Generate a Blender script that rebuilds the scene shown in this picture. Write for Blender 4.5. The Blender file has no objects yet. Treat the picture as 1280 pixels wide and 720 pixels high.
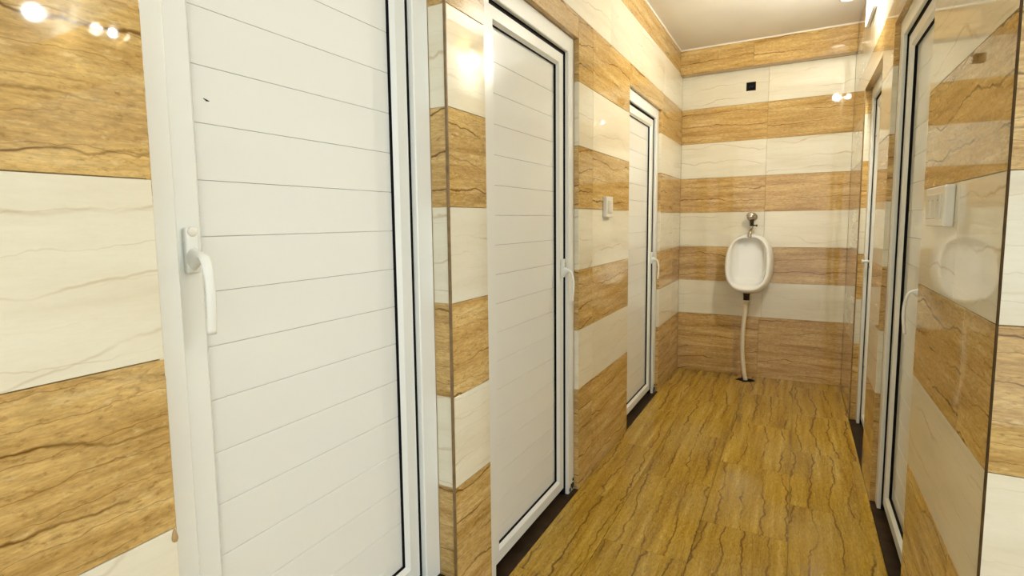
import bpy, bmesh, math, random
from mathutils import Vector, Matrix
random.seed(7)
scene = bpy.context.scene
COL = scene.collection

# ------------------------------------------------------------------ layout numbers (metres)
A = 0.9247            # left wall face at x = -A
Bx = 0.3457           # right wall face at x = +Bx
D = 5.0744            # back wall face at y = D
YC = 1.3922           # corner where the right wall ends and the entry wall turns off
CEIL = 2.81
CAMZ = 1.35895

# ------------------------------------------------------------------ camera
def make_camera():
    yaw, pit, roll = 0.5182, 0.0937, -0.0136
    cy, sy, cp, sp = math.cos(yaw), math.sin(yaw), math.cos(pit), math.sin(pit)
    cr, sr = math.cos(roll), math.sin(roll)
    f = Vector((-sy * cp, cy * cp, -sp)); r = Vector((cy, sy, 0)); u = r.cross(f)
    r2 = r * cr + u * sr; u2 = u * cr - r * sr
    cam = bpy.data.cameras.new('camera'); o = bpy.data.objects.new('camera', cam); COL.objects.link(o)
    m = Matrix((r2, u2, -f)).transposed().to_4x4(); m.translation = Vector((0, 0, CAMZ))
    o.matrix_world = m
    cam.sensor_width = 36; cam.sensor_fit = 'HORIZONTAL'
    cam.lens = 36 * 670.962 / 1280
    cam.shift_x = (640 - 614.076) / 1280; cam.shift_y = (341.267 - 360) / 1280
    cam.clip_start = 0.02
    scene.camera = o
make_camera()

# ------------------------------------------------------------------ daylight from the open entrance behind the camera, exposure
w = bpy.data.worlds.new('world'); scene.world = w; w.use_nodes = True
bg = w.node_tree.nodes['Background']
bg.inputs['Color'].default_value = (0.95, 1.0, 1.0, 1); bg.inputs['Strength'].default_value = 0.92
ENTRY_BULB = 380.0
CORRIDOR_BULB = 740.0
DOWNLIGHT = 6.0
vs = scene.view_settings
vs.view_transform = 'Standard'; vs.look = 'None'; vs.gamma = 1.0; vs.use_curve_mapping = False
vs.exposure = 0.95
scene.cycles.max_bounces = 12; scene.cycles.diffuse_bounces = 6; scene.cycles.glossy_bounces = 6

# ------------------------------------------------------------------ materials
def new_mat(name):
    m = bpy.data.materials.new(name); m.use_nodes = True
    nt = m.node_tree; return m, nt, nt.nodes['Principled BSDF']
def plain(name, col, rough=0.4, metal=0.0, bump=0.0, bscale=60, var=0.04, vscale=6):
    m, nt, b = new_mat(name); N, L = nt.nodes, nt.links
    tc = N.new('ShaderNodeTexCoord'); n = N.new('ShaderNodeTexNoise')
    n.inputs['Scale'].default_value = vscale; n.inputs['Detail'].default_value = 5
    L.new(tc.outputs['Object'], n.inputs['Vector'])
    r = N.new('ShaderNodeValToRGB')
    r.color_ramp.elements[0].color = tuple(c * (1 - var) for c in col) + (1,)
    r.color_ramp.elements[1].color = tuple(min(1, c * (1 + var)) for c in col) + (1,)
    r.color_ramp.elements[0].position = .3; r.color_ramp.elements[1].position = .7
    L.new(n.outputs['Fac'], r.inputs['Fac']); L.new(r.outputs['Color'], b.inputs['Base Color'])
    b.inputs['Roughness'].default_value = rough; b.inputs['Metallic'].default_value = metal
    if bump:
        n2 = N.new('ShaderNodeTexNoise'); n2.inputs['Scale'].default_value = bscale
        L.new(tc.outputs['Object'], n2.inputs['Vector'])
        bp = N.new('ShaderNodeBump'); bp.inputs['Strength'].default_value = bump; bp.inputs['Distance'].default_value = .002
        L.new(n2.outputs['Fac'], bp.inputs['Height']); L.new(bp.outputs['Normal'], b.inputs['Normal'])
    return m

def stone(name, ramp, vein, vfreq, vamt, width, speck, rough, wob=1.0, sx=1.6, sz=16.0, ior=1.5, breaks=(.42, .60), tint=0.0, jag=0.0):
    """polished veined stone tile; veins run along local X, every tile gets its own pattern"""
    m, nt, b = new_mat(name); N, L = nt.nodes, nt.links
    tc = N.new('ShaderNodeTexCoord'); oi = N.new('ShaderNodeObjectInfo')
    mul = N.new('ShaderNodeMath'); mul.operation = 'MULTIPLY'; mul.inputs[1].default_value = 60
    L.new(oi.outputs['Random'], mul.inputs[0])
    def noise(sx, sz, detail=4, rough=.5, off=0.0):
        mp = N.new('ShaderNodeMapping'); mp.inputs['Scale'].default_value = (sx, 1, sz); mp.inputs['Location'].default_value = (off, off, off)
        L.new(tc.outputs['Object'], mp.inputs['Vector'])
        n = N.new('ShaderNodeTexNoise'); n.noise_dimensions = '4D'; n.inputs['Scale'].default_value = 1
        n.inputs['Detail'].default_value = detail; n.inputs['Roughness'].default_value = rough
        L.new(mp.outputs['Vector'], n.inputs['Vector']); L.new(mul.outputs[0], n.inputs['W'])
        return n.outputs['Fac']
    def math_(op, a, c, clamp=False):
        n = N.new('ShaderNodeMath'); n.operation = op; n.use_clamp = clamp
        for i, x in enumerate((a, c)):
            if x is None: continue
            if isinstance(x, (int, float)): n.inputs[i].default_value = x
            else: L.new(x, n.inputs[i])
        return n.outputs[0]
    def mix(fac, c1, c2):
        n = N.new('ShaderNodeMix'); n.data_type = 'RGBA'
        if isinstance(fac, (int, float)): n.inputs[0].default_value = fac
        else: L.new(fac, n.inputs[0])
        for i, c in ((6, c1), (7, c2)):
            if isinstance(c, tuple): n.inputs[i].default_value = c + (1,)
            else: L.new(c, n.inputs[i])
        return n.outputs[2]
    # streaked ground
    g = noise(sx, sz, 8, .62)
    cr = N.new('ShaderNodeValToRGB'); e = cr.color_ramp.elements
    e[0].position, e[0].color = .28, ramp[0] + (1,)
    e[1].position, e[1].color = .74, ramp[-1] + (1,)
    for k, c in enumerate(ramp[1:-1]):
        ne = e.new(.28 + .46 * (k + 1) / (len(ramp) - 1)); ne.color = c + (1,)
    L.new(g, cr.inputs['Fac']); col = cr.outputs['Color']
    gr = noise(38, 190, 4, .75, 1.7)
    gm = N.new('ShaderNodeMapRange'); gm.inputs['From Min'].default_value = .36; gm.inputs['From Max'].default_value = .66
    gm.inputs['To Min'].default_value = 1 - .42 * speck; gm.inputs['To Max'].default_value = 1 + .22 * speck
    L.new(gr, gm.inputs['Value'])
    vm = N.new('ShaderNodeVectorMath'); vm.operation = 'SCALE'; L.new(col, vm.inputs[0]); L.new(gm.outputs[0], vm.inputs['Scale']); col = vm.outputs[0]
    # speckle
    s = noise(55, 110, 3, .7, 3.1)
    sp = N.new('ShaderNodeMapRange'); sp.inputs['From Min'].default_value = .55; sp.inputs['From Max'].default_value = .75
    L.new(s, sp.inputs['Value'])
    col = mix(math_('MULTIPLY', sp.outputs[0], speck), col, vein)
    s2 = noise(30, 70, 3, .7, 9.1)
    sp2 = N.new('ShaderNodeMapRange'); sp2.inputs['From Min'].default_value = .58; sp2.inputs['From Max'].default_value = .78
    L.new(s2, sp2.inputs['Value'])
    col = mix(math_('MULTIPLY', sp2.outputs[0], speck), col, ramp[-1])
    # thin wavy veins: iso-lines of (z * freq + low noise)
    sep = N.new('ShaderNodeSeparateXYZ'); L.new(tc.outputs['Object'], sep.inputs[0])
    for (fq, wd, am, off) in ((vfreq, width, vamt, 0.7), (vfreq * 2.3, width * .7, vamt * .55, 5.2)):
        low = noise(2.2, 3.0, 2, .5, off)
        fine = noise(14, 14, 3, .6, off + 2)
        h = math_('ADD', math_('MULTIPLY', sep.outputs['Z'], fq), math_('MULTIPLY', low, 1.7 * wob))
        h = math_('ADD', h, math_('MULTIPLY', fine, (.22 + jag) * wob * fq / vfreq))
        h = math_('ADD', h, oi.outputs['Random'])
        fr = math_('FRACT', h, None)
        d = math_('ABSOLUTE', math_('SUBTRACT', fr, .5), None)
        thick = math_('MULTIPLY', noise(7, 20, 3, .6, off + 4), wd * 2)
        mr = N.new('ShaderNodeMapRange'); mr.interpolation_type = 'SMOOTHSTEP'
        mr.inputs['From Min'].default_value = 0; L.new(thick, mr.inputs['From Max'])
        mr.inputs['To Min'].default_value = 1; mr.inputs['To Max'].default_value = 0
        L.new(d, mr.inputs['Value'])
        bk = N.new('ShaderNodeMapRange'); bk.inputs['From Min'].default_value = breaks[0]; bk.inputs['From Max'].default_value = breaks[1]
        L.new(noise(3.0, 9, 2, .5, off + 7), bk.inputs['Value'])
        col = mix(math_('MULTIPLY', math_('MULTIPLY', mr.outputs[0], bk.outputs[0]), am, True), col, vein)
    # slight tone change from tile to tile
    hs = N.new('ShaderNodeHueSaturation')
    v = math_('ADD', math_('MULTIPLY', oi.outputs['Random'], .12), .94); L.new(v, hs.inputs['Value'])
    L.new(col, hs.inputs['Color'])
    L.new(hs.outputs['Color'], b.inputs['Base Color'])
    b.inputs['Roughness'].default_value = rough; b.inputs['IOR'].default_value = ior
    return m

M_BROWN = stone('brown_travertine_tile', [(.32, .185, .046), (.52, .33, .108), (.65, .45, .172), (.80, .64, .35)],
                (.15, .07, .010), 9.5, 1.0, .045, .65, .028, jag=.12, breaks=(.38, .54), sx=2.2, sz=24)
M_CREAM = stone('cream_travertine_tile', [(.64, .59, .44), (.74, .70, .55), (.78, .75, .61), (.81, .785, .66)],
                (.47, .35, .19), 8.0, .6, .045, .06, .028, wob=1.2, sx=1.2, sz=9)
M_FLOOR = stone('ochre_floor_tile', [(.24, .125, .008), (.40, .235, .020), (.52, .335, .042), (.68, .50, .12)],
                (.11, .046, .003), 10.5, .9, .07, .7, .13, wob=.95, jag=.28, sx=1.6, sz=26, breaks=(.34, .52))
M_GROUT = plain('tan_grout', (.46, .34, .18), .8, vscale=40, var=.15)
M_CEIL = plain('white_ceiling_paint', (.82, .815, .79), .55, bump=.08, bscale=90, vscale=2)
M_PVC = plain('white_door_plastic', (.80, .825, .79), .22, vscale=3, var=.02)
M_PLANK = plain('white_plank_plastic', (.80, .825, .785), .13, vscale=2.5, var=.02)
M_SWITCH = plain('switch_plastic', (.80, .78, .70), .25, var=.02)
M_BLACK = plain('black_rubber', (.006, .006, .008), .6)
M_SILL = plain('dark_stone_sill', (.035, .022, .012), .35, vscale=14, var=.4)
M_TRIM = plain('bronze_edge_strip', (.20, .125, .05), .35, vscale=30, var=.3)
M_WHITE = plain('white_grout_line', (.82, .79, .70), .6)
M_CERAMIC = plain('white_glazed_ceramic', (.83, .84, .82), .07, var=.01)
M_CHROME = plain('chrome', (.62, .58, .52), .14, 1.0, var=.05)
M_DARKMETAL = plain('dark_tarnished_metal', (.05, .04, .03), .35, 0.6, var=.3)
M_ROCKER = plain('rocker_plastic', (.70, .69, .60), .3, var=.02)
M_CORNER = plain('dark_bronze_strip', (.07, .042, .016), .5, vscale=30, var=.3)
M_HOSE = plain('cream_plastic_hose', (.74, .68, .53), .4)
M_HOLE = plain('dark_hole', (.008, .007, .008), .6)
M_DIRT = plain('dark_grime', (.02, .016, .01), .9, vscale=60, var=.5)
M_SEAL = plain('tan_sealant', (.42, .27, .11), .5)
M_LAMP = plain('lamp_holder_plastic', (.78, .78, .76), .35)
def emis(name, strength, col=(1, .95, .80)):
    m, nt, b = new_mat(name)
    b.inputs['Base Color'].default_value = (.9, .9, .9, 1)
    b.inputs['Emission Color'].default_value = col + (1,); b.inputs['Emission Strength'].default_value = strength
    return m

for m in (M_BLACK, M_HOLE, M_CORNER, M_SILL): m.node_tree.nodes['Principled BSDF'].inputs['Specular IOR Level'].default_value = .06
# ------------------------------------------------------------------ mesh helpers
def link(name, mesh, mat=None, parent=None):
    o = bpy.data.objects.new(name, mesh); COL.objects.link(o)
    if mat is not None and not mesh.materials: mesh.materials.append(mat)
    if parent is not None: o.parent = parent
    return o
def bm_obj(name, bm, mat, parent=None, smooth=False):
    me = bpy.data.meshes.new(name)
    bmesh.ops.recalc_face_normals(bm, faces=bm.faces)
    if smooth:
        for f in bm.faces: f.smooth = True
    bm.to_mesh(me); bm.free()
    return link(name, me, mat, parent)
def box(bm, x0, x1, y0, y1, z0, z1, bevel=0.0, seg=1):
    vs_ = [bm.verts.new((x, y, z)) for x in (x0, x1) for y in (y0, y1) for z in (z0, z1)]
    q = [(0, 1, 3, 2), (4, 6, 7, 5), (0, 4, 5, 1), (2, 3, 7, 6), (0, 2, 6, 4), (1, 5, 7, 3)]
    fs = [bm.faces.new([vs_[i] for i in f]) for f in q]
    if bevel:
        es = list({e for f in fs for e in f.edges})
        bmesh.ops.bevel(bm, geom=es, offset=bevel, segments=seg, affect='EDGES', profile=.5)
def lathe(bm, prof, seg=24, axis='Z', org=(0, 0, 0)):
    """prof: list of (radius, height)"""
    O = Vector(org); rings = []
    for r, h in prof:
        ring = []
        for k in range(seg):
            t = 2 * math.pi * k / seg; c, s = r * math.cos(t), r * math.sin(t)
            p = {'Z': (c, s, h), 'Y': (c, h, s), 'X': (h, c, s)}[axis]
            ring.append(bm.verts.new(O + Vector(p)))
        rings.append(ring)
    for a, b_ in zip(rings, rings[1:]):
        for k in range(seg): bm.faces.new((a[k], a[(k + 1) % seg], b_[(k + 1) % seg], b_[k]))
    for ring in (rings[0], rings[-1]):
        bm.faces.new(ring)
def tube(bm, pts, radii, seg=12, squash=None):
    pts = [Vector(p) for p in pts]; rings = []
    ref = Vector((1, 0, 0))
    for i, p in enumerate(pts):
        t = (pts[min(i + 1, len(pts) - 1)] - pts[max(i - 1, 0)]).normalized()
        a = (ref - t * ref.dot(t))
        if a.length < 1e-4: a = Vector((0, 1, 0)) - t * t.y
        a.normalize(); b_ = t.cross(a)
        rr = radii[i] if isinstance(radii, (list, tuple)) else radii
        ra, rb = (rr if isinstance(rr, (list, tuple)) else (rr, rr))
        rings.append([bm.verts.new(p + a * ra * math.cos(2 * math.pi * k / seg) + b_ * rb * math.sin(2 * math.pi * k / seg)) for k in range(seg)])
    for a, b_ in zip(rings, rings[1:]):
        for k in range(seg): bm.faces.new((a[k], a[(k + 1) % seg], b_[(k + 1) % seg], b_[k]))
    bm.faces.new(rings[0]); bm.faces.new(rings[-1])
def spline(pts, n=8):
    P = [Vector(p) for p in pts]; P = [P[0] * 2 - P[1]] + P + [P[-1] * 2 - P[-2]]; out = []
    for i in range(1, len(P) - 2):
        for k in range(n):
            t = k / n
            out.append(.5 * ((2 * P[i]) + (P[i + 1] - P[i - 1]) * t + (2 * P[i - 1] - 5 * P[i] + 4 * P[i + 1] - P[i + 2]) * t * t
                             + (3 * P[i] - P[i - 1] - 3 * P[i + 1] + P[i + 2]) * t ** 3))
    out.append(P[-2]); return out
def tag(o, label=None, cat=None, group=None, kind=None):
    if label: o['label'] = label
    if cat: o['category'] = cat
    if group: o['group'] = group
    if kind: o['kind'] = kind
    return o
def axes_matrix(org, N, V=Vector((0, 0, 1))):
    N = Vector(N); V = Vector(V); U = N.cross(V)
    m = Matrix((U, N, V)).transposed().to_4x4(); m.translation = Vector(org); return m

# ------------------------------------------------------------------ tiles: each one an object, meshes shared by size
TILE_CACHE = {}
JT = 0.0008           # half joint
TH = 0.008            # tile thickness
def tile_mesh(w_, h_, mat, th=TH):
    key = (round(w_, 3), round(h_, 3), mat.name, th)
    if key not in TILE_CACHE:
        bm = bmesh.new(); box(bm, -w_ / 2, w_ / 2, -th, 0, -h_ / 2, h_ / 2)
        es = [e for e in bm.edges if all(abs(v.co.y) < 1e-6 for v in e.verts)]
        if min(w_, h_) > .008:
            bmesh.ops.bevel(bm, geom=es, offset=.0009, segments=1, affect='EDGES')
        me = bpy.data.meshes.new('tile'); bmesh.ops.recalc_face_normals(bm, faces=bm.faces); bm.to_mesh(me); bm.free()
        me.materials.append(mat); TILE_CACHE[key] = me
    return TILE_CACHE[key]
def put_tile(parent, mat, center, N, V, w_, h_, tilt=.0016, name='tile', th=TH):
    if w_ - 2 * JT < .003 or h_ - 2 * JT < .003: return
    o = link(name, tile_mesh(w_ - 2 * JT, h_ - 2 * JT, mat, th), None, parent)
    m = axes_matrix(center, N, V)
    ax = min(1.0, .25 / max(w_, h_))
    m = m @ Matrix.Rotation(random.uniform(-tilt, tilt) * ax, 4, 'X') @ Matrix.Rotation(random.uniform(-tilt, tilt) * ax, 4, 'Z')
    o.matrix_local = m; return o
ROW_Z = [-.079, .221, .521, .821, 1.121, 1.421, 1.721, 2.021, 2.321, 2.621, 2.921]
ROW_M = [M_BROWN, M_BROWN, M_CREAM, M_BROWN, M_CREAM, M_BROWN, M_CREAM, M_BROWN, M_CREAM, M_BROWN]
def subtract(rects, hole):
    out = []; hu0, hu1, hz0, hz1 = hole
    for (a, b_, c, d) in rects:
        if b_ <= hu0 or a >= hu1 or d <= hz0 or c >= hz1: out.append((a, b_, c, d)); continue
        if a < hu0: out.append((a, hu0, c, d))
        if b_ > hu1: out.append((hu1, b_, c, d))
        m0, m1 = max(a, hu0), min(b_, hu1)
        if c < hz0: out.append((m0, m1, c, hz0))
        if d > hz1: out.append((m0, m1, hz1, d))
    return out
def tile_panel(parent, to_world, N, u0, u1, zoff, joints, holes, ztop=CEIL, zbot=0.0):
    """joints: dict row -> joint positions (or None key for default)"""
    for k in range(10):
        z0, z1 = max(zbot, ROW_Z[k] + zoff), min(ztop, ROW_Z[k + 1] + zoff)
        if z1 - z0 < .006: continue
        js = [u0] + [j for j in sorted(joints.get(k, joints.get(None, []))) if u0 + .01 < j < u1 - .01] + [u1]
        rects = [(a, b_, z0, z1) for a, b_ in zip(js, js[1:])]
        for h in holes: rects = subtract(rects, h)
        for (a, b_, c, d) in rects:
            put_tile(parent, ROW_M[k], to_world((a + b_) / 2, (c + d) / 2), N, (0, 0, 1), b_ - a, d - c)
def jamb_tiles(parent, x0, x1, y, ny, zoff, z0, z1):
    """tile strips that turn into a door opening; face at y looking along ny"""
    for k in range(10):
        a, b_ = max(z0, ROW_Z[k] + zoff), min(z1, ROW_Z[k + 1] + zoff)
        if b_ - a < .006: continue
        put_tile(parent, ROW_M[k], ((x0 + x1) / 2, y, (a + b_) / 2), (0, ny, 0), (0, 0, 1), abs(x1 - x0), b_ - a, tilt=0)

# ------------------------------------------------------------------ openings: (y0, y1, z0, z1, recess of the frame)
DOORS = {
    'door_1': dict(side='L', y0=.5005, y1=1.373, z0=.20, z1=2.42, rec=.067, zoff=-.0126),
    'door_2': dict(side='L', y0=1.598, y1=2.485, z0=0, z1=2.215, rec=.024, zoff=0),
    'door_3': dict(side='L', y0=3.375, y1=4.273, z0=0, z1=2.195, rec=.024, zoff=0),
    'door_4': dict(side='R', y0=2.181, y1=3.045, z0=0, z1=2.215, rec=.022, zoff=.010),
    'door_5': dict(side='R', y0=3.410, y1=4.258, z0=0, z1=2.175, rec=.038, zoff=0),
}
L_HOLES = [(d['y0'], d['y1'], 0, d['z1']) for d in DOORS.values() if d['side'] == 'L']
R_HOLES = [(d['y0'], d['y1'], 0, d['z1']) for d in DOORS.values() if d['side'] == 'R']
YB = -1.8             # the entry space reaches this far behind the camera
XR = 3.2              # and this far to the right
SK = 0.30             # stalls behind the doors, only as deep as the gap under a door could show

# ------------------------------------------------------------------ shell
def wall_with_holes(name, x_face, x_back, y0, y1, holes, x_skin):
    bm = bmesh.new(); ys = sorted(holes); cur = y0
    xa, xb = min(x_face, x_back), max(x_face, x_back)
    for (a, b_, z0, z1) in ys:
        box(bm, xa, xb, cur, a, 0, CEIL); box(bm, xa, xb, a, b_, z1, CEIL); cur = b_
    box(bm, xa, xb, cur, y1, 0, CEIL)
    s0, s1 = min(x_back, x_skin), max(x_back, x_skin)
    if x_skin > x_back: box(bm, x_skin - .02, x_skin, y0, y1, 0, CEIL)
    else: box(bm, x_skin, x_skin + .02, y0, y1, 0, CEIL)
    for (a, b_, z0, z1) in ys:
        box(bm, s0, s1, a - .06, a - .02, 0, CEIL); box(bm, s0, s1, b_ + .02, b_ + .06, 0, CEIL)
        box(bm, s0, s1, a - .02, b_ + .02, z1 + .02, z1 + .04)
    return bm_obj(name, bm, M_GROUT)
wl = tag(wall_with_holes('wall_left', -A - TH + .001, -A - .13, YB, D + .1, L_HOLES, -A - SK),
         'left wall of brown and cream travertine tile bands with three white doors', kind='structure')
wr = tag(wall_with_holes('wall_right', Bx + TH - .001, Bx + .13, YC + TH + .001, D + .1, R_HOLES, Bx + SK),
         'right wall of glossy brown and cream tile bands with two white doors', kind='structure')
bm = bmesh.new(); box(bm, -A - .1, Bx + .1, D + TH - .001, D + .12, 0, CEIL)
HX0, HX1, HZ0, HZ1 = -.413, -.341, 2.424, 2.494    # square hole
wb = tag(bm_obj('wall_back', bm, M_GROUT), 'back wall of tile bands behind the urinal', kind='structure')
bm = bmesh.new(); box(bm, Bx + TH + .002, XR, YC + TH - .001, YC + .12, 0, CEIL)
we = tag(bm_obj('wall_entry', bm, M_GROUT), 'tiled wall turning off at the right edge of the corridor', kind='structure')

LJ = {None: [2.69, 4.745], 7: [2.005, 2.69, 3.43, 4.31], 8: [2.30, 2.985, 3.67, 4.355], 9: [2.30, 2.985, 3.67, 4.345]}
lw = lambda u, z: (-A, u, z)
tile_panel(wl, lw, (1, 0, 0), YB, .5005, .0161, {None: [-1.56, -.875, -.19]}, [])
tile_panel(wl, lw, (1, 0, 0), .5005, 1.598, -.0126, {None: [1.373]}, L_HOLES)
tile_panel(wl, lw, (1, 0, 0), 1.598, D, 0, LJ, L_HOLES)
rw = lambda u, z: (Bx, u, z)
tile_panel(wr, rw, (-1, 0, 0), YC + .004, 2.181, .0241, {None: [], 3: [1.62], 4: [1.735], 1: [1.62]}, [])
tile_panel(wr, rw, (-1, 0, 0), 2.181, 3.41, .010, {None: [2.30, 3.045]}, R_HOLES)
tile_panel(wr, rw, (-1, 0, 0), 3.41, D, 0, {None: [4.258], 8: [3.80, 4.45], 9: [3.80, 4.45]}, R_HOLES)
tile_panel(wb, lambda u, z: (u, D, z), (0, -1, 0), -A, Bx, 0, {None: [-.245], 0: [-.262], 1: [-.262]}, [(-A, -.245, 2.321, 2.7)], ztop=2.60)
bm = bmesh.new(); xs = [-A + JT, HX0, HX1, -.245 - JT]; zs = [2.321 + JT, HZ0, HZ1, 2.60 - JT]; cz = Vector(((xs[0] + xs[3]) / 2, D, (zs[0] + zs[3]) / 2))
gv = [[[bm.verts.new(Vector((x, D + t, z)) - cz) for z in zs] for x in xs] for t in (0, TH)]
for a in range(3):
    for b_ in range(3):
        if (a, b_) == (1, 1): continue
        for t in (0, 1): bm.faces.new((gv[t][a][b_], gv[t][a + 1][b_], gv[t][a + 1][b_ + 1], gv[t][a][b_ + 1]))
for p, q in (((1, 1), (2, 1)), ((2, 1), (2, 2)), ((2, 2), (1, 2)), ((1, 2), (1, 1)), ((0, 0), (3, 0)), ((3, 0), (3, 3)), ((3, 3), (0, 3)), ((0, 3), (0, 0))):
    bm.faces.new((gv[0][p[0]][p[1]], gv[0][q[0]][q[1]], gv[1][q[0]][q[1]], gv[1][p[0]][p[1]]))
o = bm_obj('tile', bm, M_CREAM, wb); o.location = cz
tile_panel(we, lambda u, z: (u, YC, z), (0, -1, 0), Bx + .001, XR, .0241, {None: [1.03, 1.715, 2.4]}, [])
for o in list(wb.children):
    c = o.matrix_local.translation
    if c.x > -.2 and 2.03 < c.z < 2.3: o.matrix_local = o.matrix_local @ Matrix.Rotation(.012, 4, 'X')
# jamb and lintel strips
for nm, d in DOORS.items():
    L_ = d['side'] == 'L'; par = wl if L_ else wr
    xf = -A if L_ else Bx; xd = xf - d['rec'] if L_ else xf + d['rec']
    jamb_tiles(par, xf, xd, d['y1'] - .0005, -1, d['zoff'], 0, d['z1']); jamb_tiles(par, xf, xd, d['y0'] + .0005, 1, d['zoff'], 0, d['z1'])
    put_tile(par, M_BROWN, ((xf + xd) / 2, (d['y0'] + d['y1']) / 2, d['z1'] - .0005), (0, 0, -1), (1, 0, 0), d['y1'] - d['y0'], abs(xf - xd), tilt=0)

# floor
bm = bmesh.new(); box(bm, -A - SK, XR, YB, D + .1, -.1, -TH + .001)
fl = tag(bm_obj('floor', bm, M_GROUT), 'floor of ochre veined tiles running down the corridor', kind='structure')
fx = [-A, -.682, -.337, .010, Bx]
for i in range(4):
    y = YB
    js = [y] + [3.17 + .69 * k + (0 if i % 2 == 0 else .345) for k in range(-8, 4)] + [D]
    js = sorted(j for j in js if YB <= j <= D)
    for a, b_ in zip(js, js[1:]):
        put_tile(fl, M_FLOOR, ((fx[i] + fx[i + 1]) / 2, (a + b_) / 2, 0), (0, 0, 1), (1, 0, 0), b_ - a, fx[i + 1] - fx[i], tilt=.0008)
x = Bx
while x < XR - .01:
    x2 = min(XR, x + .345); yy = YB
    while yy < YC - .01:
        y2 = min(YC, yy + .69)
        put_tile(fl, M_FLOOR, ((x + x2) / 2, (yy + y2) / 2, 0), (0, 0, 1), (1, 0, 0), y2 - yy, x2 - x, tilt=.0008); yy = y2
    x = x2
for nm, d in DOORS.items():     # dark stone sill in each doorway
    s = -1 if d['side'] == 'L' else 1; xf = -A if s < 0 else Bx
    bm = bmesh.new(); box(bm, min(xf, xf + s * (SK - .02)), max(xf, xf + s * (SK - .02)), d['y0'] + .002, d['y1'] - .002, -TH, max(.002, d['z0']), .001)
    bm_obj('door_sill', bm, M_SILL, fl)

# ceiling and beam
bm = bmesh.new(); box(bm, -A - SK, XR, YB, D + .12, CEIL, CEIL + .1)
cl = tag(bm_obj('ceiling', bm, M_CEIL), 'plain off-white painted ceiling', kind='structure')
BMY = D - .105
bm = bmesh.new(); box(bm, -A + .0005, Bx - .0005, BMY + TH - .001, D - .001, 2.60 + TH, CEIL)
be = tag(bm_obj('beam', bm, M_GROUT), 'brown tiled beam across the top of the back wall', kind='structure')
for a, b_ in ((-A, -.355), (-.355, Bx)):
    put_tile(be, M_BROWN, ((a + b_) / 2, BMY, (2.60 + CEIL) / 2), (0, -1, 0), (0, 0, 1), b_ - a, CEIL - 2.60, tilt=.0005)
put_tile(be, M_BROWN, ((-A + Bx) / 2, (BMY + D) / 2, 2.60), (0, 0, -1), (0, 1, 0), Bx + A - .004, D - BMY, tilt=0)
# trims
bm = bmesh.new(); box(bm, -A - .001, -A + .005, YB, BMY, CEIL - .012, CEIL - .0005, .001)
tag(bm_obj('trim_1', bm, M_WHITE), 'thin white joint where the left wall meets the ceiling', kind='structure')
bm = bmesh.new(); box(bm, -A + .006, Bx - .001, BMY - .005, BMY + .001, CEIL - .012, CEIL - .0005, .001)
tag(bm_obj('trim_2', bm, M_WHITE), 'thin white joint along the top of the beam', kind='structure')
bm = bmesh.new(); box(bm, -A - .009, -A + .001, 1.3675, 1.3733, .0, CEIL, .001)
tag(bm_obj('trim_3', bm, M_TRIM), 'bronze edge strip on the corner beside the first door', kind='structure')
bm = bmesh.new(); box(bm, Bx - .0004, Bx + .004, YC - .0004, YC + .004, .0, CEIL, .0005)
tag(bm_obj('trim_4', bm, M_CORNER), 'dark edge strip on the corner of the right wall', kind='structure')
bm = bmesh.new(); box(bm, Bx - .0012, Bx + .006, 4.254, 4.262, 0, 2.175, .001)
tag(bm_obj('trim_5', bm, M_TRIM), 'dark edge strip beside the farthest door on the right', kind='structure')

# ------------------------------------------------------------------ doors
def ring(rect, prof, side, open_bottom=False):
    """one mitred member of a rectangular frame; prof = [(inset, n)]"""
    u0, u1, z0, z1 = rect; bm = bmesh.new(); rows = []
    for o, n in prof:
        ob = 0 if open_bottom else o
        c = [(u0 + o, z0 + ob), (u1 - o, z0 + ob), (u1 - o, z1 - o), (u0 + o, z1 - o)]
        a, b_ = {'bottom': (c[0], c[1]), 'right': (c[1], c[2]), 'top': (c[2], c[3]), 'left': (c[3], c[0])}[side]
        rows.append((bm.verts.new((a[0], n, a[1])), bm.verts.new((b_[0], n, b_[1]))))
    for p, q in zip(rows, rows[1:]): bm.faces.new((p[0], p[1], q[1], q[0]))
    bm.faces.new((rows[-1][0], rows[-1][1], rows[0][1], rows[0][0]))
    bm.faces.new([r[0] for r in rows]); bm.faces.new([r[1] for r in rows][::-1])
    return bm
PLANK_CACHE = {}
def make_handle(door, u, n, z, flip=1):
    bm = bmesh.new(); box(bm, -.0135, .0135, 0, .014, -.046, .042, .005, 3)
    h = bm_obj('door_handle', bm, M_PVC, door, True); h.location = (u, n, z)
    bm = bmesh.new()
    lathe(bm, [(.0095, 0), (.0095, .002), (.008, .004), (.001, .0042)], 16, 'Y', (0, .0125, .034))
    bm_obj('lock_button', bm, M_SWITCH, h, True)
    bm = bmesh.new()
    path = spline([(0, .004, -.018), (0, .026, -.014), (0, .047, -.016), (0, .058, -.050), (0, .060, -.098), (0, .055, -.160)], 7)
    rad = []
    for i in range(len(path)):
        t = i / (len(path) - 1)
        wd = .0135 * (1 - t) ** 2 + .0100 * (1 - (1 - t) ** 2); rad.append((wd, .022 * max(0, 1 - 2.8 * t) + .0048))
    tube(bm, path, rad, 14)
    bm_obj('lever', bm, M_PVC, h, True)
    return h
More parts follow.
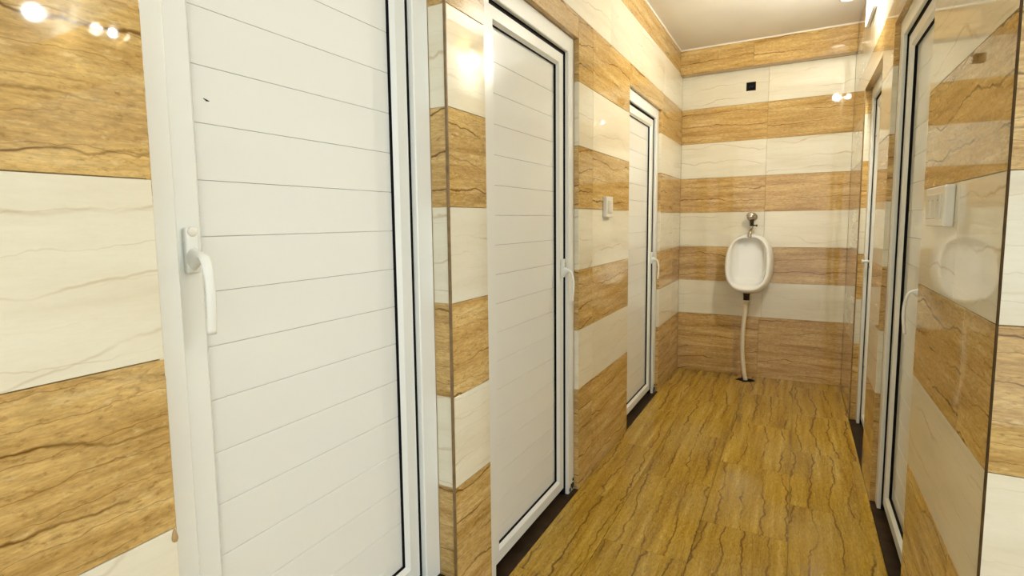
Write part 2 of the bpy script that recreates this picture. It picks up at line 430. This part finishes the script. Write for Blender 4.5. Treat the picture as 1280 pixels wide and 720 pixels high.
def make_door(name, d, label, handle=None, gap=.007, plank0=None, hu=None, hz=1.12):
    W = d['y1'] - d['y0'] - .003; base = d['z0']; H = d['z1'] - base - .002; rec = d['rec']
    L_ = d['side'] == 'L'
    e = bpy.data.objects.new(name, None); COL.objects.link(e); e.empty_display_size = .1
    e.matrix_world = axes_matrix((-A, d['y1'] - .0015, base + .0005), (1, 0, 0)) if L_ else axes_matrix((Bx, d['y0'] + .0015, base + .0005), (-1, 0, 0))
    tag(e, label, kind='structure')
    F = -rec; fw = .074
    fp = [(0, F - .062), (0, F - .002), (.002, F), (fw - .003, F), (fw, F - .003), (fw, F - .062)]
    R_ = (0, W, .003, H)
    for s in ('left', 'right'): bm_obj('frame_stile', ring(R_, fp, s, True), M_PVC, e)
    bm_obj('frame_head', ring(R_, fp, 'top', True), M_PVC, e)
    # rubber seal in the gap between frame and leaf
    sd = .0195 - (gap - .007) * .8
    sp = [(fw - .001, F - .045), (fw - .001, F - sd), (fw + .0012, F - sd), (fw + .0015, F - .0195), (fw + gap, F - .0195), (fw + gap, F - .045)]
    for s in ('left', 'right'): bm_obj('seal', ring(R_, sp, s, True), M_BLACK, e)
    bm_obj('seal', ring(R_, sp, 'top', True), M_BLACK, e)
    lo = fw + gap; Q = (lo, W - lo, .036, H - lo); lp = F - .020
    bm = bmesh.new(); box(bm, Q[0] + .02, Q[1] - .02, lp - .0405, lp - .034, Q[2] + .02, Q[3] - .02)
    leaf = bm_obj('door_leaf', bm, M_PLANK, e)
    pr = [(0, lp - .040), (0, lp - .002), (.002, lp), (.046, lp), (.057, lp - .013), (.057, lp - .030)]
    for s in ('left', 'right'): bm_obj('leaf_stile', ring(Q, pr, s), M_PVC, leaf)
    for s in ('top', 'bottom'): bm_obj('leaf_rail', ring(Q, pr, s), M_PVC, leaf)
    gp = [(.0555, lp - .030), (.0555, lp - .0132), (.0573, lp - .0132), (.0573, lp - .030)]
    for s in ('left', 'right', 'top', 'bottom'): bm_obj('gasket', ring(Q, gp, s), M_BLACK, leaf)
    pu0, pu1, pz0, pz1 = Q[0] + .056, Q[1] - .056, Q[2] + .056, Q[3] - .056
    step = .1125; z = (plank0 - base) if plank0 is not None else 1.338
    zs = [z + step * k for k in range(-20, 20)]; zs = [pz0] + [q for q in zs if pz0 + .02 < q < pz1 - .02] + [pz1]
    for a, b_ in zip(zs, zs[1:]):
        key = (round(pu1 - pu0, 3), round(b_ - a, 3))
        if key not in PLANK_CACHE:
            bm = bmesh.new(); ww, hh = pu1 - pu0, b_ - a - .0009
            box(bm, -ww / 2, ww / 2, -.012, 0, -hh / 2, hh / 2)
            es = [q for q in bm.edges if all(abs(v.co.y) < 1e-6 for v in q.verts)]
            bmesh.ops.bevel(bm, geom=es, offset=.0007, segments=1, affect='EDGES')
            me = bpy.data.meshes.new('plank'); bmesh.ops.recalc_face_normals(bm, faces=bm.faces); bm.to_mesh(me); bm.free()
            me.materials.append(M_PLANK); PLANK_CACHE[key] = me
        o = link('plank', PLANK_CACHE[key], None, leaf); o.location = ((pu0 + pu1) / 2, lp - .024, (a + b_) / 2)
    if handle:
        hu_ = {'near': (W - lo - .023) if L_ else lo + .023, 'far': lo + .023 if L_ else W - lo - .023}[handle]
        make_handle(e, hu_, lp, hz - base)
    return e, W, lo, lp
d1 = make_door('door_1', DOORS['door_1'], 'wide white door of horizontal planks nearest on the left wall', 'near', .008, 1.338, hz=1.315)[0]
d2 = make_door('door_2', DOORS['door_2'], 'white door in the middle of the left wall beside the light switch', 'far', .012, 1.273, hz=1.140)[0]
d3 = make_door('door_3', DOORS['door_3'], 'farthest white door on the left wall next to the back wall', 'far', .012, 1.273, hz=1.075)[0]
d4 = make_door('door_4', DOORS['door_4'], 'white door nearest on the right wall behind the three-way switch', 'near', .013, 1.273, hz=1.115)[0]
d5, W5, lo5, lp5 = make_door('door_5', DOORS['door_5'], 'farthest white door on the right wall seen almost edge-on', None, .012, 1.273)
# latch and screw holes on the farthest right door
bm = bmesh.new(); tube(bm, [(W5 - lo5 - .02, lp5, 1.08), (W5 - lo5 - .02, lp5 + .036, 1.08)], .008, 12); lathe(bm, [(.013, 0), (.013, .008)], 14, 'Y', (W5 - lo5 - .02, lp5 + .032, 1.08))
bm_obj('door_latch', bm, M_PVC, d5, True)
for z in (1.86, .40, 1.045):
    bm = bmesh.new(); lathe(bm, [(.007, 0), (.006, .0015)], 12, 'Y', (W5 - lo5 - .045, lp5, z)); bm_obj('screw', bm, M_BLACK, d5)
# grime at the feet of the frames
for door, dd in ((d2, 'door_2'), (d3, 'door_3')):
    bm = bmesh.new(); r_ = random.Random(3); F = -DOORS[dd]['rec']
    for (u, z, s) in ((.012, .02, .018), (.030, .028, .010), (.006, .05, .009), (.045, .012, .012)):
        lathe(bm, [(s * .3, 0), (s, .0008), (s * .7, .003), (s * .2, .004)], 9, 'Y', (u + .004, F - .0005, z + .004))
    bm_obj('grime', bm, M_DIRT, door)
bm = bmesh.new(); tube(bm, [(.701, -.1105, 1.412), (.695, -.1100, 1.409), (.689, -.1105, 1.4085)], [.0007, .0018, .0006], 6)
bm_obj('scratch', bm, M_DIRT, d1)

# ------------------------------------------------------------------ switches
def switch_plate(name, label, org, N, w_, h_, th, n):
    e = bpy.data.objects.new(name, None); COL.objects.link(e); e.matrix_world = axes_matrix(org, N); e.empty_display_size = .05
    tag(e, label, 'switch')
    bm = bmesh.new(); box(bm, -w_ / 2, w_ / 2, 0, th, -h_ / 2, h_ / 2, .004, 2); bm_obj('switch_box', bm, M_SWITCH, e)
    iw = (w_ * .74) / n
    for k in range(n):
        u = -w_ * .37 + iw * (k + .5)
        bm = bmesh.new(); box(bm, u - iw / 2 + .001, u + iw / 2 - .001, th - .001, th + .004, -h_ * .31, h_ * .31, .0015)
        o = bm_obj('rocker', bm, M_ROCKER, e)
        bm = bmesh.new(); box(bm, u - .003, u + .003, th + .0035, th + .0045, h_ * .14, h_ * .16); bm_obj('mark', bm, M_DIRT, o)
    return e
switch_plate('light_switch', 'small white light switch between the two farther left doors', (-A, 2.915, 1.436), (1, 0, 0), .115, .112, .022, 1)
switch_plate('light_switch', 'wide white three-way switch plate on the glossy right wall', (Bx, 1.890, 1.386), (-1, 0, 0), .232, .108, .022, 3)

# ------------------------------------------------------------------ square hole in the back wall
bm = bmesh.new(); t = .003
box(bm, HX0, HX1, D - .0004, D + .007, HZ0, HZ0 + t); box(bm, HX0, HX1, D - .0004, D + .007, HZ1 - t, HZ1)
box(bm, HX0, HX0 + t, D - .0004, D + .007, HZ0 + t, HZ1 - t); box(bm, HX1 - t, HX1, D - .0004, D + .007, HZ0 + t, HZ1 - t)
box(bm, HX0 + t, HX1 - t, D + .0055, D + .007, HZ0 + t, HZ1 - t)
hb = tag(bm_obj('wall_socket_box', bm, M_HOLE), 'open black square socket box high on the back wall', 'socket box')
bm = bmesh.new(); tube(bm, spline([(-.392, D + .005, 2.45), (-.382, D - .004, 2.462), (-.372, D - .005, 2.452), (-.362, D + .004, 2.462)], 5), .0022, 8)
bm_obj('wire', bm, plain('blue_black_wire', (.02, .03, .08), .4), hb, True)

# ------------------------------------------------------------------ urinal
UX = -.338
def superellipse(cx, cz, hw, hh, n, k, seg, taper=0.0):
    t = 2 * math.pi * k / seg; c, s = math.cos(t), math.sin(t)
    x = hw * math.copysign(abs(c) ** (2 / n), c); z = hh * math.copysign(abs(s) ** (2 / n), s)
    return cx + x * (1 + taper * z / hh), cz + z
def urinal():
    e = bpy.data.objects.new('urinal', None); COL.objects.link(e); e.location = (UX, D, .74)
    tag(e, 'white oval ceramic wall urinal under a chrome tap on the back wall', 'urinal')
    seg = 56; bm = bmesh.new(); rings = []
    zc = .985
    rim = lambda z: .085 + .175 * min(1, max(0, (1.225 - z) / .44)) ** .9       # how far the rim stands off the wall
    spec = [  # cz, hw, hh, exponent, depth factor (of rim), taper
        (zc - .002, .168, .242, 2.5, 0.0, .0), (zc - .002, .180, .250, 2.4, .12, .0), (zc - .002, .186, .252, 2.4, .40, -.01), (zc + .002, .182, .244, 2.4, .72, -.02),
        (zc + .007, .170, .232, 2.5, .93, -.03), (zc + .011, .160, .223, 2.5, 1.0, -.03), (zc + .013, .151, .213, 2.6, 1.0, -.03),
        (zc + .016, .141, .202, 2.8, .95, -.03), (zc + .020, .134, .194, 3.2, .80, -.03), (zc + .024, .128, .186, 3.6, .52, -.03), (zc + .026, .116, .172, 3.6, .34, -.03),
        (zc + .026, .07, .10, 2.8, .30, 0), (zc + .026, .02, .03, 2, .30, 0)]
    for cz, hw, hh, n, df, tp in spec:
        r = []
        for k in range(seg):
            x, z = superellipse(-.014 * df, cz, hw, hh, n, k, seg, tp)
            r.append(bm.verts.new((x, -.0005 - rim(z) * df, z - .74)))
        rings.append(r)
    for a, b_ in zip(rings, rings[1:]):
        for k in range(seg): bm.faces.new((a[k], a[(k + 1) % seg], b_[(k + 1) % seg], b_[k]))
    bm.faces.new(rings[0]); bm.faces.new(rings[-1])
    o = bm_obj('bowl', bm, M_CERAMIC, e, True)
    md = o.modifiers.new('sub', 'SUBSURF'); md.levels = 1; md.render_levels = 2
    bm = bmesh.new(); lathe(bm, [(.024, -.075), (.024, -.015), (.027, -.012), (.027, .02)], 20, 'Z', (-.016, -.13, 0)); bm_obj('waste_outlet', bm, M_DARKMETAL, e, True)
    bm = bmesh.new()
    for s in (-.004, .004): pass
    lathe(bm, [(.020, 0), (.021, .002), (.019, .003)], 18, 'Y', (0, -.095, .16))
    return e
ur = urinal()
# tap
tp = bpy.data.objects.new('urinal_tap', None); COL.objects.link(tp); tp.location = (UX + .002, D, 1.375); tp.scale = (1.2, 1.0, 1.08)
tag(tp, 'small chrome tap above the white urinal', 'tap')
bm = bmesh.new(); lathe(bm, [(.012, -.001), (.034, -.001), (.034, -.006), (.026, -.016), (.012, -.018)], 24, 'Y'); bm_obj('flange', bm, M_CHROME, tp, True)
bm = bmesh.new(); tube(bm, [(0, -.014, 0), (0, -.066, 0)], .013, 16); tube(bm, [(0, -.052, .008), (0, -.052, -.07)], [.016, .012], 16); bm_obj('valve_body', bm, M_DARKMETAL, tp, True)
bm = bmesh.new(); lathe(bm, [(.014, -.062), (.026, -.066), (.029, -.080), (.024, -.092), (.010, -.097)], 20, 'Y', (-.006, 0, .008)); bm_obj('knob', bm, M_CHROME, tp, True)
bm = bmesh.new(); tube(bm, spline([(0, -.052, -.060), (0, -.056, -.090), (-.004, -.085, -.105), (-.006, -.108, -.125), (-.006, -.112, -.158)], 6), .0115, 14); bm_obj('spout', bm, M_CHROME, tp, True)
bm = bmesh.new(); tube(bm, [(0, -.052, -.062), (.030, -.056, -.066)], [.006, .005], 10); lathe(bm, [(.008, .028), (.009, .036)], 10, 'X', (0, -.056, -.066)); bm_obj('side_stub', bm, M_DARKMETAL, tp, True)
# waste hose
hp = spline([(UX - .016, D - .13, .675), (UX - .020, D - .132, .60), (UX - .032, D - .134, .45), (UX - .034, D - .136, .25), (UX - .020, D - .142, .10), (UX - .002, D - .148, -.003)], 10)
hs_ = bpy.data.objects.new('waste_hose', None); COL.objects.link(hs_); hs_.location = (hp[-1].x, hp[-1].y, 0)
tag(hs_, 'cream plastic waste hose from the urinal down to the floor drain', 'hose')
off = Vector(hs_.location)
bm = bmesh.new(); tube(bm, [p - off for p in hp], [.0165 + (.0012 if i % 2 else 0) for i in range(len(hp))], 16); bm_obj('hose_tube', bm, M_HOSE, hs_, True)
bm = bmesh.new(); tube(bm, [hp[0] - off + Vector((0, 0, .006)), hp[1] - off, hp[4] - off], [.028, .027, .021], 16); bm_obj('hose_collar', bm, M_HOSE, hs_, True)
# floor drain
bm = bmesh.new(); seg = 26; c = bm.verts.new((0, 0, .0008)); rr = random.Random(5)
outer = []
for k in range(seg):
    t = 2 * math.pi * k / seg; r = .066 * (1 + .18 * rr.uniform(-1, 1)); outer.append((r * math.cos(t) * 1.1, r * math.sin(t) * .8))
r0 = [bm.verts.new((x, y, .0004)) for x, y in outer]; r1 = [bm.verts.new((x * .92, y * .92, .0022)) for x, y in outer]
r2 = [bm.verts.new((x * .55, y * .55, .0009)) for x, y in outer]
for a, b_ in ((r0, r1), (r1, r2)):
    for k in range(seg): bm.faces.new((a[k], a[(k + 1) % seg], b_[(k + 1) % seg], b_[k]))
for k in range(seg): bm.faces.new((r2[k], r2[(k + 1) % seg], c))
dr = bm_obj('floor_drain', bm, M_HOLE); dr.location = (hp[-1].x - .002, hp[-1].y - .006, 0)
tag(dr, 'ragged black drain hole in the floor under the hose', 'drain')

# ------------------------------------------------------------------ wall lamps (bulbs in angled holders) and cover panel
def wall_lamp(label, org, N, bulb, strength, rad, col=(.96, 1, .97)):
    e = bpy.data.objects.new('wall_lamp', None); COL.objects.link(e); e.location = org; tag(e, label, 'lamp')
    n = Vector(N); b_ = Vector(bulb) - Vector(org); dr_ = b_.normalized()
    bm = bmesh.new(); ax = 'X' if abs(n.x) > .5 else 'Y'; s = n.x if ax == 'X' else n.y
    lathe(bm, [(.04, 0), (.04, .012 * s), (.033, .022 * s), (.02, .026 * s)], 24, ax); bm_obj('lamp_base', bm, M_LAMP, e, True)
    bm = bmesh.new(); tube(bm, [dr_ * .015, b_ - dr_ * rad * 1.5, b_ - dr_ * rad * 1.45, b_ - dr_ * rad * .7], [.019, .022, .020, .020], 18); bm_obj('lamp_holder', bm, M_LAMP, e, True)
    bm = bmesh.new(); bmesh.ops.create_icosphere(bm, subdivisions=3, radius=rad, matrix=Matrix.Translation(b_))
    bm_obj('bulb', bm, emis('bulb_glow', strength, col), e, True)
    return e
wall_lamp('lit white bulb in an angled holder high on the right wall of the corridor', (Bx, 3.60, 2.64), (-1, 0, 0), (.300, 3.56, 2.575), CORRIDOR_BULB, .031, (1, .95, .83))
wall_lamp('lit white bulb on the entry wall right of the corridor corner', (1.39, YC, 2.44), (0, -1, 0), (1.39, 1.26, 2.40), ENTRY_BULB, .034)
wall_lamp('small lit bulb low on the entry wall close to the corner', (.90, YC, 2.265), (0, -1, 0), (.90, 1.366, 2.244), ENTRY_BULB * .35, .018)
lp_ = bpy.data.objects.new('wall_light', None); COL.objects.link(lp_); lp_.location = (Bx, 3.98, 2.66)
tag(lp_, 'bright white rectangular light panel high on the right wall near the ceiling', 'lamp')
bm = bmesh.new(); box(bm, -.020, -.0005, -.20, .20, -.125, .125, .002); bm_obj('housing', bm, M_LAMP, lp_)
bm = bmesh.new(); box(bm, -.022, -.019, -.197, .197, -.122, .122, .001); bm_obj('diffuser', bm, emis('panel_glow', 1.6, (.95, 1, 1)), lp_)
dl = bpy.data.objects.new('ceiling_downlight', None); COL.objects.link(dl); dl.location = (.245, 4.40, CEIL)
tag(dl, 'round lit downlight in the ceiling near the back wall', 'lamp')
bm = bmesh.new(); lathe(bm, [(.058, 0), (.058, -.006), (.046, -.010), (.045, -.002)], 28, 'Z'); bm_obj('downlight_ring', bm, M_LAMP, dl, True)
bm = bmesh.new(); lathe(bm, [(.044, -.0015), (.044, -.006), (.030, -.0085), (.004, -.009)], 28, 'Z'); bm_obj('diffuser', bm, emis('diffuser_glow', DOWNLIGHT), dl, True)
# sealant drip on the tile by the first door
bm = bmesh.new(); lathe(bm, [(.001, -.012), (.0045, -.009), (.0055, -.004), (.004, .004), (.0015, .012)], 10, 'Z', (-A + .001, .4955, .824))
tag(bm_obj('sealant_drip', bm, M_SEAL, None, True), 'tiny tan sealant drip on the left tile edge by the nearest door', 'sealant')
